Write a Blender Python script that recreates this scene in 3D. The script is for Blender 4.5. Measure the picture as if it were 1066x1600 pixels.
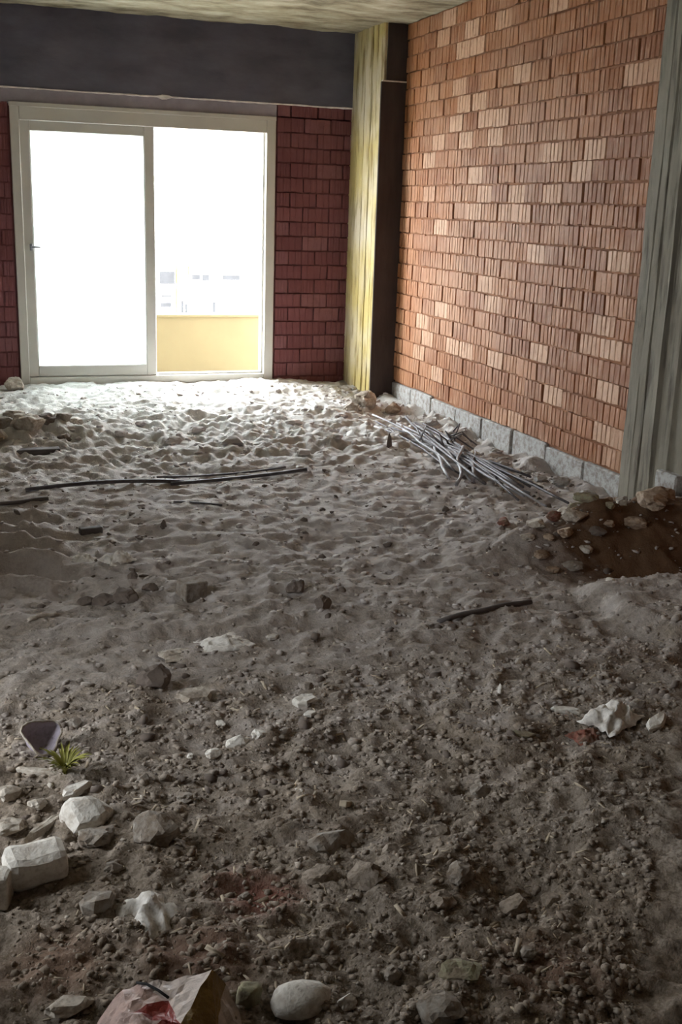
import bpy, bmesh, math, random
import numpy as np
from mathutils import Vector, Matrix, noise as mn

# ------------------------------------------------------------------ clear
for o in list(bpy.data.objects):
    bpy.data.objects.remove(o, do_unlink=True)
scene = bpy.context.scene
COL = scene.collection
random.seed(11)
RNG = np.random.RandomState(5)

# ------------------------------------------------------------------ camera
YAW, PITCH, ROLL, FPX = math.radians(19.546), math.radians(15.334), math.radians(1.8685), 1733.6
CAM = Vector((0, 0, 1.4))
fwd = Vector((math.sin(YAW)*math.cos(PITCH), math.cos(YAW)*math.cos(PITCH), -math.sin(PITCH)))
r0 = Vector((math.cos(YAW), -math.sin(YAW), 0)); u0 = r0.cross(fwd)
rgt = math.cos(ROLL)*r0 + math.sin(ROLL)*u0
upv = -math.sin(ROLL)*r0 + math.cos(ROLL)*u0
cd = bpy.data.cameras.new('camera'); cam = bpy.data.objects.new('camera', cd); COL.objects.link(cam)
cd.sensor_fit = 'VERTICAL'; cd.sensor_height = 36; cd.lens = FPX/1600*36
cd.clip_start = 0.05; cd.clip_end = 500
cam.matrix_world = Matrix(((rgt.x, upv.x, -fwd.x, CAM.x), (rgt.y, upv.y, -fwd.y, CAM.y),
                           (rgt.z, upv.z, -fwd.z, CAM.z), (0, 0, 0, 1)))
scene.camera = cam

# ------------------------------------------------------------------ sky (bright even haze), exposure
SKY = 34.0
w = bpy.data.worlds.new('sky'); scene.world = w; w.use_nodes = True
bg = w.node_tree.nodes['Background']
bg.inputs['Color'].default_value = (0.91, 0.955, 1.0, 1); bg.inputs['Strength'].default_value = SKY
scene.view_settings.view_transform = 'Standard'; scene.view_settings.look = 'None'
scene.view_settings.exposure = 0.2; scene.view_settings.gamma = 1.0
scene.view_settings.use_curve_mapping = False

def portal(name, loc, rot, sx, sy):
    l = bpy.data.lights.new(name, 'AREA'); l.shape = 'RECTANGLE'; l.size = sx; l.size_y = sy
    l.cycles.is_portal = True
    o = bpy.data.objects.new(name, l); COL.objects.link(o); o.location = loc; o.rotation_euler = rot
portal('door_portal', (1.48, 9.06, 1.03), (math.radians(-90), 0, 0), 2.0, 2.05)
portal('side_portal', (-1.32, 2.62, 1.2), (0, math.radians(-90), 0), 2.4, .24)  # samples the sky through the opening added in the left wall

# ------------------------------------------------------------------ helpers
def tag(o, label=None, cat=None, group=None, kind=None):
    if label: o['label'] = label
    if cat: o['category'] = cat
    if group: o['group'] = group
    if kind: o['kind'] = kind
    return o
def empty(name, loc=(0, 0, 0), rz=0):
    o = bpy.data.objects.new(name, None); COL.objects.link(o); o.empty_display_size = .05
    o.location = loc; o.rotation_euler = (0, 0, rz); return o
def link(name, me, mat, parent=None, smooth=False):
    if mat and not me.materials: me.materials.append(mat)
    o = bpy.data.objects.new(name, me); COL.objects.link(o)
    if parent: o.parent = parent
    if smooth:
        me.polygons.foreach_set('use_smooth', [True]*len(me.polygons))
    return o
def pyd(name, v, f, mat, parent=None, smooth=False):
    me = bpy.data.meshes.new(name); me.from_pydata([tuple(p) for p in v], [], f); me.update()
    return link(name, me, mat, parent, smooth)
def from_bm(name, bm, mat, parent=None, smooth=False):
    me = bpy.data.meshes.new(name); bm.to_mesh(me); bm.free(); return link(name, me, mat, parent, smooth)
def bx(bm, x0, x1, y0, y1, z0, z1, bev=0, seg=1):
    r = bmesh.ops.create_cube(bm, size=1)
    for v in r['verts']:
        v.co = ((x0+x1)/2+v.co.x*(x1-x0), (y0+y1)/2+v.co.y*(y1-y0), (z0+z1)/2+v.co.z*(z1-z0))
    if bev:
        es = list({e for v in r['verts'] for e in v.link_edges})
        bmesh.ops.bevel(bm, geom=es, offset=bev, segments=seg, affect='EDGES', profile=.5)
def box(name, x0, x1, y0, y1, z0, z1, mat, parent=None, bev=0, seg=1):
    bm = bmesh.new(); bx(bm, x0, x1, y0, y1, z0, z1, bev, seg); return from_bm(name, bm, mat, parent)
def tube(name, pts, r, mat, parent=None, n=7):
    v, f = [], []
    P = [Vector(p) for p in pts]
    for i, p in enumerate(P):
        t = (P[min(i+1, len(P)-1)]-P[max(i-1, 0)]).normalized()
        a = t.cross(Vector((0, 0, 1)))
        if a.length < 1e-3: a = Vector((1, 0, 0))
        a.normalize(); b = t.cross(a)
        rr = r[i] if isinstance(r, (list, tuple)) else r
        for k in range(n):
            an = 2*math.pi*k/n; v.append(p+rr*(math.cos(an)*a+math.sin(an)*b))
    for i in range(len(P)-1):
        for k in range(n):
            k2 = (k+1) % n; f.append((i*n+k, i*n+k2, (i+1)*n+k2, (i+1)*n+k))
    f.append(tuple(range(n))[::-1]); f.append(tuple(range((len(P)-1)*n, len(P)*n)))
    return pyd(name, v, f, mat, parent, True)

# numpy gradient noise
PERM = np.random.RandomState(3).permutation(256); PERM = np.concatenate([PERM, PERM])
GA = np.random.RandomState(4).rand(256)*2*np.pi; GX, GY = np.cos(GA), np.sin(GA)
def pn(x, y):
    x = np.asarray(x, float)+500.3; y = np.asarray(y, float)+500.7
    xi = np.floor(x).astype(int); yi = np.floor(y).astype(int); xf = x-xi; yf = y-yi
    xi &= 255; yi &= 255
    u = xf*xf*xf*(xf*(xf*6-15)+10); v = yf*yf*yf*(yf*(yf*6-15)+10)
    def g(a, b, dx, dy):
        h = PERM[PERM[(xi+a) & 255]+((yi+b) & 255)]; return GX[h]*dx+GY[h]*dy
    n00 = g(0, 0, xf, yf); n10 = g(1, 0, xf-1, yf); n01 = g(0, 1, xf, yf-1); n11 = g(1, 1, xf-1, yf-1)
    return ((n00*(1-u)+n10*u)*(1-v)+(n01*(1-u)+n11*u)*v)*1.5
def sst(a, b, t): 
    t = np.clip((t-a)/(b-a), 0, 1); return t*t*(3-2*t)
def gau(x, y, cx, cy, sx, sy, rot=0):
    c, s = math.cos(rot), math.sin(rot); dx, dy = x-cx, y-cy
    return np.exp(-(((c*dx+s*dy)/sx)**2+((-s*dx+c*dy)/sy)**2))
def H(x, y):
    """ground height"""
    x = np.asarray(x, float); y = np.asarray(y, float)
    wx = x+.05*pn(x*3, y*3+9); wy = y+.05*pn(x*3+5, y*3)
    near = 1-sst(2.2, 3.2, y); far = sst(5.6, 6.3, y)*(1-.75*sst(7.3, 8.0, y))*(1-sst(8.2, 8.6, y))
    rough = .95+.25*near+.85*far
    h = .022*pn(wx*1.1, wy*1.1)
    h = h+.018*rough*pn(wx*3.6, wy*4.4+3)
    rid = 1-np.abs(pn(wx*6.5+7, wy*8+2))*2
    h = h+.012*rough*rid
    h = h+.010*rough*pn(wx*14, wy*17)+.006*rough*pn(wx*31, wy*34)
    h = h+.004*(.5+near)*pn(wx*60, wy*60)
    h = h-.05*sst(2.4, 3.25, x)+.02*sst(7.5, 8.7, y)-.012
    # rubble along the brick wall
    h = h+.05*sst(2.9, 3.25, x)*(.6+pn(x*6, y*6))
    # heap of brown soil near the right column
    w1 = 1+.35*pn(x*5, y*5)
    h = h+w1*(.21*gau(x, y, 2.98, 4.14, .36, .30, .2)+.10*gau(x, y, 2.55, 4.05, .26, .15)+.06*gau(x, y, 2.30, 4.02, .2, .13))
    h = h-.06*gau(x, y, 2.62, 3.72, .32, .12, -.1)
    # rolled rim in front of the heap
    h = h+.075*sst(2.20, 2.30, x+.05*pn(x*4, y*4)+.10*sst(3.0, 2.8, y))*sst(2.80, 2.98, y+.08*pn(x*3, y*3))*(1-sst(3.42, 3.62, y+.05*pn(x*5, y*5)))
    # rubble at the far left
    h = h+.10*gau(x, y, .36, 6.85, .40, .22)*(1+.6*pn(x*7, y*7))
    # windrow below the door, pile at the column
    h = h+.025*gau(x, y, 1.9, 8.45, .8, .25)+.05*gau(x, y, 2.85, 7.65, .25, .25)
    # raked ridges at the left
    m = (1-sst(.34, .46, x))*sst(4.05, 4.2, y)*(1-sst(5.0, 5.2, y))
    h = h+.045*m*np.sin((y+.3*x-4.17)*2*np.pi/.235+.9*pn(x*4, y*4))*(.9+.6*pn(x*5+3, y*7))
    return h
def hz(x, y): return float(H(x, y))

# ------------------------------------------------------------------ materials
def mat(name, fn, rough=.9, spec=.3):
    m = bpy.data.materials.new(name); m.use_nodes = True; nt = m.node_tree; N = nt.nodes; L = nt.links
    b = N['Principled BSDF']; b.inputs['Roughness'].default_value = rough
    b.inputs['Specular IOR Level'].default_value = spec
    fn(N, L, b); return m
def node(N, t, **k):
    n = N.new(t)
    for a, v in k.items(): setattr(n, a, v)
    return n
def pos(N, L, scale=(1, 1, 1), obj=False):
    mp = N.new('ShaderNodeMapping'); mp.inputs['Scale'].default_value = scale
    if obj: L.new(N.new('ShaderNodeTexCoord').outputs['Object'], mp.inputs['Vector'])
    else: L.new(N.new('ShaderNodeNewGeometry').outputs['Position'], mp.inputs['Vector'])
    return mp.outputs[0]
def nz(N, L, vec, sc, det=4, ro=.55):
    n = N.new('ShaderNodeTexNoise'); n.inputs['Scale'].default_value = sc; n.inputs['Detail'].default_value = det
    n.inputs['Roughness'].default_value = ro; L.new(vec, n.inputs['Vector']); return n.outputs['Fac']
def ramp(N, L, fac, stops):
    r = N.new('ShaderNodeValToRGB'); e = r.color_ramp.elements
    while len(e) < len(stops): e.new(.5)
    for i, (p, c) in enumerate(stops):
        e[i].position = p; e[i].color = (*c, 1) if len(c) == 3 else c
    L.new(fac, r.inputs[0]); return r.outputs[0]
def mix(N, L, f, a, b, mode='MIX'):
    m = N.new('ShaderNodeMix'); m.data_type = 'RGBA'; m.blend_type = mode
    if isinstance(f, float): m.inputs[0].default_value = f
    else: L.new(f, m.inputs[0])
    for s, v in ((6, a), (7, b)):
        if isinstance(v, tuple): m.inputs[s].default_value = (*v, 1)
        else: L.new(v, m.inputs[s])
    return m.outputs[2]
def math_(N, L, op, a, b=None):
    m = N.new('ShaderNodeMath'); m.operation = op
    for i, v in enumerate((a, b)):
        if v is None: continue
        if isinstance(v, (int, float)): m.inputs[i].default_value = v
        else: L.new(v, m.inputs[i])
    return m.outputs[0]
def bump(N, L, b, hgt, st=.3, dist=.01):
    n = N.new('ShaderNodeBump'); n.inputs['Strength'].default_value = st; n.inputs['Distance'].default_value = dist
    L.new(hgt, n.inputs['Height']); L.new(n.outputs[0], b.inputs['Normal'])

def simple(name, c, var=.25, sc=12, rough=.9, stretch=(1, 1, 1), obj=True, bst=.25, bd=.004, spec=.3):
    def fn(N, L, b):
        p = pos(N, L, stretch, obj); a = nz(N, L, p, sc, 6)
        lo = tuple(x*(1-var) for x in c); hi = tuple(min(1, x*(1+var)) for x in c)
        L.new(ramp(N, L, a, [(.3, lo), (.7, hi)]), b.inputs['Base Color'])
        bump(N, L, b, nz(N, L, p, sc*6, 4), bst, bd)
    return mat(name, fn, rough, spec)

def dirty(name, c, dirt=(.27, .22, .17), lo=.42, hi=.62, rough=.9):
    def fn(N, L, b):
        p = pos(N, L, (1, 1, 1), True); oi = N.new('ShaderNodeObjectInfo')
        ad = N.new('ShaderNodeVectorMath'); ad.operation = 'ADD'; L.new(p, ad.inputs[0]); L.new(oi.outputs['Location'], ad.inputs[1])
        q = ad.outputs[0]; a = nz(N, L, q, 28, 6, .65); f = nz(N, L, q, 90, 4)
        col = mix(N, L, ramp(N, L, a, [(lo, (0, 0, 0)), (hi, (.9, .9, .9))]), c, dirt)
        col = mix(N, L, ramp(N, L, f, [(.35, (.35, .35, .35)), (.5, (0, 0, 0))]), col, dirt)
        L.new(col, b.inputs['Base Color']); bump(N, L, b, math_(N, L, 'ADD', a, f), .5, .006)
    return mat(name, fn, rough)
def soil_col(N, L):
    p = pos(N, L)
    a = nz(N, L, p, 2.2, 5); b2 = nz(N, L, p, 14, 6, .65); c = nz(N, L, p, 70, 4, .7)
    base = ramp(N, L, a, [(.3, (.20, .15, .105)), (.5, (.275, .225, .175)), (.68, (.33, .29, .25))])
    base = mix(N, L, ramp(N, L, b2, [(.35, (0, 0, 0)), (.7, (1, 1, 1))]), base, (.37, .315, .26))
    base = mix(N, L, ramp(N, L, c, [(.42, (.8, .8, .8)), (.55, (0, 0, 0))]), base, (.17, .135, .10))
    return p, base, a, b2, c
def stain(N, L, cx, cy, r0_, r1_, base, col, amount=1.0, sx=1., sy=1.):
    p = pos(N, L)
    mp = N.new('ShaderNodeMapping'); mp.inputs['Location'].default_value = (-cx*sx, -cy*sy, 0)
    mp.inputs['Scale'].default_value = (sx, sy, 0); L.new(p, mp.inputs[0])
    ln = N.new('ShaderNodeVectorMath'); ln.operation = 'LENGTH'; L.new(mp.outputs[0], ln.inputs[0])
    wob = math_(N, L, 'ADD', ln.outputs['Value'], math_(N, L, 'MULTIPLY', math_(N, L, 'SUBTRACT', nz(N, L, p, 9, 4), .5), r1_*.9))
    mr = N.new('ShaderNodeMapRange'); mr.inputs['From Min'].default_value = r0_; mr.inputs['From Max'].default_value = r1_
    mr.inputs['To Min'].default_value = amount; mr.inputs['To Max'].default_value = 0
    L.new(wob, mr.inputs[0])
    return mix(N, L, mr.outputs[0], base, col)
def fn_ground(N, L, b):
    p, base, a, b2, c = soil_col(N, L)
    base = stain(N, L, 1.7, 6.2, 1.4, 4.0, base, (.53, .495, .48), .85)  # pale dust, its colour raised to brighten the middle floor in place of light
    base = stain(N, L, 1.8, 7.9, .9, 2.6, base, (.62, .61, .58), .85, .7, 1.)          # cement dust by the door, lightened in place of stronger door light
    base = stain(N, L, 2.80, 3.88, .30, .62, base, (.125, .068, .034), .97, .9, 1.25)   # dark brown earth heap
    base = stain(N, L, .54, 1.99, .03, .12, base, (.26, .085, .06), .7)                # brick dust
    base = stain(N, L, .38, 1.80, .05, .16, base, (.17, .09, .06), .7)
    base = stain(N, L, .12, 1.86, .04, .14, base, (.20, .11, .07), .6)
    base = stain(N, L, 1.02, 1.58, .04, .16, base, (.19, .10, .065), .6)
    L.new(base, b.inputs['Base Color'])
    hh = math_(N, L, 'ADD', nz(N, L, p, 45, 6, .7), math_(N, L, 'MULTIPLY', nz(N, L, p, 160, 3), .4))
    bump(N, L, b, hh, .7, .012)
M = {}
M['ground'] = mat('dusty_soil', fn_ground, .95, .2)
def fn_soil(N, L, b):
    p, base, a, b2, c = soil_col(N, L)
    base = stain(N, L, 1.7, 6.2, 1.4, 4.0, base, (.53, .495, .48), .85)  # same dust and painted brightening as on the floor beneath
    L.new(base, b.inputs['Base Color']); bump(N, L, b, nz(N, L, p, 120, 4), .5, .005)
M['soil'] = mat('soil_lump', fn_soil, .95, .2)
M['soil_dark'] = simple('dark_clod', (.15, .12, .10), .3, 20)
M['stone'] = dirty('grey_stone', (.33, .30, .26), (.2, .155, .115))
M['pale'] = dirty('pale_plaster', (.54, .49, .42))
M['white'] = dirty('white_plaster', (.70, .67, .61), (.36, .30, .24), .48, .75)
M['green'] = dirty('greenish_stone', (.29, .28, .18), (.2, .155, .11))
M['tan'] = dirty('tan_rubble', (.42, .33, .25), (.2, .13, .08))
M['redfrag'] = dirty('red_brick_fragment', (.24, .085, .06), (.2, .14, .1))
M['paper'] = dirty('dirty_paper', (.74, .71, .66), (.36, .31, .26), .5, .75)
M['lav'] = dirty('lavender_plastic', (.46, .41, .48), (.3, .26, .27), .5, .8, .5)
M['straw'] = simple('wood_chip', (.42, .35, .26), .3, 20)
M['steel'] = simple('rusty_steel', (.11, .10, .105), .35, 25, .6)
M['steel_l'] = simple('dusty_steel', (.34, .335, .35), .25, 25, .6)
M['timber'] = simple('grey_timber', (.12, .105, .10), .3, 14, stretch=(.3, 4, 4))
M['weed'] = simple('yellow_green_leaf', (.24, .23, .05), .35, 14, .6, bst=.05)
M['pvc'] = simple('cream_upvc', (.56, .545, .50), .05, 4, .45, bst=.03, spec=.5)
M['gasket'] = simple('dark_gasket', (.03, .03, .03), .2, 10)
M['handle'] = simple('grey_metal', (.25, .25, .27), .1, 10, .4, bst=.02)
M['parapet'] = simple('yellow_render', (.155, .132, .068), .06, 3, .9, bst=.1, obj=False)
M['bfloor'] = simple('balcony_screed', (.55, .52, .45), .1, 5, obj=False)
M['facade'] = simple('white_facade', (.85, .84, .80), .03, 2, obj=False)
M['facade_y'] = simple('pale_yellow_facade', (.80, .76, .52), .03, 2, obj=False)
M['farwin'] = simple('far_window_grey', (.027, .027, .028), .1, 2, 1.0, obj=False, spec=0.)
M['street'] = simple('street_ground', (.5, .47, .42), .1, .5, obj=False)
M['beam'] = simple('dark_beam_concrete', (.12, .115, .15), .25, 3, .9, (1, 1, 2.5), False, .25, .006)
M['lintel'] = simple('lintel_concrete', (.31, .28, .325), .2, 6, .9, (1, 1, 1), False, .25, .006)
M['lip'] = simple('mortar_lip', (.72, .68, .64), .2, 20, .9, (1, 1, 1), False)
M['panel'] = simple('dark_brown_panel', (.055, .04, .036), .25, 5, .85, (3, 3, .6), False, .2, .004)
M['plain'] = simple('grey_render', (.33, .30, .27), .2, 3, .9, (1, 1, 1), False)
M['block'] = dirty('cement_block', (.44, .44, .43), (.24, .205, .175), .44, .62)
def fn_conc(tones):
    def fn(N, L, b):
        p = pos(N, L, (1, 1, .12)); a = nz(N, L, p, 22, 5, .6); q = pos(N, L); c = nz(N, L, q, 2.0, 4)
        col = mix(N, L, ramp(N, L, c, [(.38, (0, 0, 0)), (.62, (1, 1, 1))]), tones[0], tones[1])
        col = mix(N, L, ramp(N, L, a, [(.34, (.85, .85, .85)), (.48, (0, 0, 0))]), col, tones[2])
        L.new(col, b.inputs['Base Color']); bump(N, L, b, a, .5, .012)
    return fn
M['col_corner'] = mat('yellowed_column_concrete', fn_conc([(.46, .37, .145), (.52, .46, .33), (.19, .13, .045)]), .9)
M['col_right'] = mat('grey_column_concrete', fn_conc([(.20, .18, .138), (.26, .238, .19), (.085, .073, .055)]), .9)
def fn_ceil(N, L, b):
    p = pos(N, L, (1, 2, 1)); a = nz(N, L, p, 3, 6, .65)
    L.new(ramp(N, L, a, [(.35, (.15, .12, .075)), (.5, (.32, .28, .19)), (.7, (.50, .46, .35))]), b.inputs['Base Color'])
    bump(N, L, b, a, .6, .03)
M['ceiling'] = mat('rough_ceiling_concrete', fn_ceil, .95)
def fn_brick(lo, mid, hi, pale, dust):
    def fn(N, L, b):
        oi = N.new('ShaderNodeObjectInfo'); r = oi.outputs['Random']
        base = ramp(N, L, r, [(0., lo), (.45, mid), (.74, hi), (.80, mix3(hi, pale, .55)), (1., pale)])
        p = pos(N, L); big = nz(N, L, p, 1.3, 3)
        st = pos(N, L, (1, 1, 1), True)
        sep = N.new('ShaderNodeSeparateXYZ'); L.new(st, sep.inputs[0])
        wv = math_(N, L, 'SINE', math_(N, L, 'ADD', math_(N, L, 'MULTIPLY', sep.outputs[0], 2*math.pi/.029), math_(N, L, 'MULTIPLY', r, 40.)))
        pv = pos(N, L, (1, 1, .8)); fine = nz(N, L, pv, 26, 5, .65)
        msk = math_(N, L, 'MULTIPLY', ramp(N, L, wv, [(.1, (0, 0, 0)), (.8, (1, 1, 1))]),
                    ramp(N, L, nz(N, L, p, 7, 3), [(.44, (0, 0, 0)), (.60, (1, 1, 1))]))
        msk = math_(N, L, 'MULTIPLY', msk, .6)
        base = mix(N, L, msk, base, dust)
        base = mix(N, L, ramp(N, L, fine, [(.34, (.45, .45, .45)), (.48, (0, 0, 0))]), base, lo)
        base = mix(N, L, ramp(N, L, big, [(.45, (0, 0, 0)), (.7, (.35, .35, .35))]), base, dust)
        L.new(base, b.inputs['Base Color']); bump(N, L, b, fine, .4, .006)
    return fn
def mix3(a, b, t): return tuple(x*(1-t)+y*t for x, y in zip(a, b))
M['brick'] = mat('orange_hollow_brick', fn_brick((.235, .082, .028), (.30, .112, .037), (.345, .138, .05), (.55, .34, .22), (.52, .32, .20)), .7, .4)
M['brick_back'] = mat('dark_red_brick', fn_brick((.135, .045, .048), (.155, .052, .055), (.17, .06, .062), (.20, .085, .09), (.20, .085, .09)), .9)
M['mortar'] = simple('brown_mortar', (.29, .135, .07), .25, 9, .95, (1, 1, 1), False, .5, .008)
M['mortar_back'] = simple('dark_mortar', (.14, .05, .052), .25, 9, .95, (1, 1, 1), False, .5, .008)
def glass_mat():
    m = bpy.data.materials.new('milky_glass'); m.use_nodes = True; nt = m.node_tree; N = nt.nodes; L = nt.links
    N.remove(N['Principled BSDF']); out = N['Material Output']
    t = N.new('ShaderNodeBsdfTranslucent'); t.inputs[0].default_value = (.93, .96, .96, 1)
    tr = N.new('ShaderNodeBsdfTransparent'); tr.inputs[0].default_value = (.95, .98, .98, 1)
    g = N.new('ShaderNodeBsdfGlossy'); g.inputs['Roughness'].default_value = .12
    m1 = N.new('ShaderNodeMixShader'); m1.inputs[0].default_value = .75; L.new(tr.outputs[0], m1.inputs[1]); L.new(t.outputs[0], m1.inputs[2])
    m2 = N.new('ShaderNodeMixShader'); m2.inputs[0].default_value = .05; L.new(m1.outputs[0], m2.inputs[1]); L.new(g.outputs[0], m2.inputs[2])
    L.new(m2.outputs[0], out.inputs[0]); return m
M['glass'] = glass_mat()

# ------------------------------------------------------------------ room shell
XW, YB, ZC = 3.27, 8.76, 2.704
# floor: uneven soil
xs = np.concatenate([np.arange(-1.25, -.35, .07), np.arange(-.35, 3.30, .0115), [3.32]])
ys = [-2.4]
while ys[-1] < 8.80:
    y = ys[-1]
    ys.append(y+(.10 if y < 1.15 else .008 if y < 2.3 else .0115 if y < 4.2 else .017))
ys = np.array(ys)
GXm, GYm = np.meshgrid(xs, ys); GZ = H(GXm, GYm)
nx, ny = len(xs), len(ys)
V = np.stack([GXm, GYm, GZ], -1).reshape(-1, 3)
idx = np.arange(nx*ny).reshape(ny, nx)
F = np.stack([idx[:-1, :-1], idx[:-1, 1:], idx[1:, 1:], idx[1:, :-1]], -1).reshape(-1, 4)
me = bpy.data.meshes.new('floor')
me.vertices.add(len(V)); me.vertices.foreach_set('co', V.ravel())
me.loops.add(F.size); me.loops.foreach_set('vertex_index', F.ravel())
me.polygons.add(len(F)); me.polygons.foreach_set('loop_start', np.arange(0, F.size, 4)); me.polygons.foreach_set('loop_total', np.full(len(F), 4))
me.update(); me.validate()
floor = link('floor', me, M['ground'], None, True)
tag(floor, 'uneven dusty grey-brown soil and rubble floor of the unfinished room', None, None, 'structure')

# ceiling with a slightly uneven soffit
cx = np.linspace(-1.4, 3.45, 70); cy = np.linspace(-2.6, 8.95, 130)
cv, cf = [], []
for j, y in enumerate(cy):
    for i, x in enumerate(cx):
        cv.append((x, y, ZC+.012*float(pn(x*2.2, y*2.2))+.008*float(pn(x*9, y*9))))
for j in range(len(cy)-1):
    for i in range(len(cx)-1):
        a = j*len(cx)+i; cf.append((a, a+len(cx), a+len(cx)+1, a+1))
n0 = len(cv)
cv += [(-1.4, -2.6, 2.95), (3.45, -2.6, 2.95), (3.45, 10.3, 2.95), (-1.4, 10.3, 2.95)]
cf.append((n0, n0+1, n0+2, n0+3))
ceil = pyd('ceiling', cv, cf, M['ceiling'], None, True)
tag(ceil, 'rough pale concrete ceiling slab', None, None, 'structure')

# walls out of view
def struct(name, parts, m, label):
    bm = bmesh.new()
    for p in parts: bx(bm, *p)
    return tag(from_bm(name, bm, m), label, None, None, 'structure')
struct('wall_left', [(-1.45, -1.25, -2.6, 2.5, -.3, 2.8), (-1.45, -1.25, 2.74, 8.95, -.3, 2.8), (-1.45, -1.25, 2.5, 2.74, 2.4, 2.8), (-1.45, -1.25, 2.5, 2.74, -.3, .02)],  # the gap is added, unseen, to brighten the foreground
       M['plain'], 'grey rendered wall with a narrow opening added for light, left of the view')
struct('wall_front', [(-1.45, 3.5, -2.6, -2.4, -.3, 2.8)], M['plain'], 'grey rendered wall behind the photographer')

# brick builder: scored hollow brick, face towards -Y, length along X
def brick_mesh(name, l, h, d, m, grooves=3, gd=.005, seed=0):
    rr = random.Random(seed); pts = [(-l/2, d), (-l/2+.002, 0)]
    for k in range(grooves):
        c = -l/2+l*(k+1)/(grooves+1)+rr.uniform(-.006, .006)
        pts += [(c-.006, 0), (c, gd), (c+.006, 0)]
    pts += [(l/2-.002, 0), (l/2, d)]
    n = len(pts); v = [(x, y, z) for z in (-h/2, h/2) for x, y in pts]
    v = [(x+rr.uniform(-.002, .002), y+rr.uniform(-.002, .002), z+rr.uniform(-.003, .003)) for x, y, z in v]
    f = [(i, (i+1) % n, n+(i+1) % n, n+i) for i in range(n)] + [tuple(range(n))[::-1], tuple(range(n, 2*n))]
    me = bpy.data.meshes.new(name); me.from_pydata(v, [], f); me.update(); me.materials.append(m); return me

# --- right wall
wr = box('wall_right', XW+.014, XW+.25, -2.6, 8.95, -.3, 2.8, M['mortar'])
tag(wr, 'orange-brown scored hollow brick wall on a grey block base course', None, None, 'structure')
PIT, BL, BH = .113, .22, .101
bmeshes = [brick_mesh('brick', BL-.012, BH, .03, M['brick'], 3+(k % 2), .0035, k) for k in range(6)]
def project(p):
    d = Vector(p)-CAM; z = d.dot(fwd)
    return 533+FPX*d.dot(rgt)/z, 800-FPX*d.dot(upv)/z
cand = []
z = .1025+PIT/2; c = 0
while z < 2.72:
    off = (c % 2)*BL/2 + random.uniform(-.025, .025)
    y = 4.83-BL+off
    while y < 8.12:
        y0, y1 = max(y, 4.80), min(y+BL, 8.12)
        if y1-y0 > .05: cand.append((z, y0, y1))
        y += BL
    z += PIT; c += 1
def inframe(b):
    px, py = project((XW, (b[1]+b[2])/2, b[0])); return -12 < px < 1085 and py > -14
vis = [b for b in cand if inframe(b)]; vis.sort(key=lambda b: b[1])
single, rest = vis[:300], vis[300:]+[b for b in cand if not inframe(b)]
for i, (z, y0, y1) in enumerate(single):
    o = bpy.data.objects.new('brick', bmeshes[random.randrange(6)]); COL.objects.link(o); o.parent = wr
    o.location = (XW+random.uniform(-.005, .004), (y0+y1)/2, z+random.uniform(-.003, .003))
    o.rotation_euler = (random.uniform(-.012, .012), random.uniform(-.012, .012), math.radians(-90)+random.uniform(-.012, .012))
    o.scale = ((y1-y0-.012)/(BL-.012), 1, 1)
if rest:
    v, f = [], []
    for (z, y0, y1) in rest:
        n = len(v); me = bmeshes[random.randrange(6)]; s = (y1-y0-.012)/(BL-.012); ox = random.uniform(-.005, .004)
        v += [(XW+ox+q.co.y, (y0+y1)/2-q.co.x*s, z+q.co.z) for q in me.vertices]
        f += [tuple(n+i for i in p.vertices) for p in me.polygons]
    o = pyd('brick_courses', v, f, M['brick'], wr); o['kind'] = 'stuff'
# grey block base course
y = 4.80
while y < 8.1:
    l = random.uniform(.36, .44); y1 = min(y+l, 8.12)
    box('block', XW-random.uniform(.008, .02), XW+.03, y+.006, y1-.006, -.22, .098+random.uniform(-.012, .004), M['block'], wr, .008)
    y = y1

# --- back wall with the door opening
bm = bmesh.new()
bx(bm, -1.45, .484, YB+.012, YB+.22, -.3, 2.2); bx(bm, 2.47, 3.4, YB+.012, YB+.22, -.3, 2.2)
bx(bm, -1.45, 3.4, YB+.012, YB+.22, 2.042, 2.8); bx(bm, .484, 2.47, YB+.012, YB+.22, -.3, .0)
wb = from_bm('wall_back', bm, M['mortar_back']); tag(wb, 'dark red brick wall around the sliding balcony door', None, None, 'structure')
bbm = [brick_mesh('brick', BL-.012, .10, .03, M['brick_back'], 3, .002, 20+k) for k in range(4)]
for (xa, xb) in ((-.05, .475), (2.48, 3.10)):
    z = -.06; c = 0
    while z < 2.10:
        x = xa-(c % 2)*BL/2
        while x < xb:
            x0, x1 = max(x, xa), min(x+BL, xb)
            if x1-x0 > .04:
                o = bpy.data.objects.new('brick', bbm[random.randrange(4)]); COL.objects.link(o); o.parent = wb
                o.location = ((x0+x1)/2, YB-random.uniform(.0, .006), z+.05); o.rotation_euler = (random.uniform(-.01, .01), 0, random.uniform(-.01, .01))
                o.scale = ((x1-x0-.010)/(BL-.012), 1, 1)
            x += BL
        z += .112; c += 1
box('lintel', .30, 2.475, YB-.004, YB+.012, 2.046, 2.150, M['lintel'], wb, .003)

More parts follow.
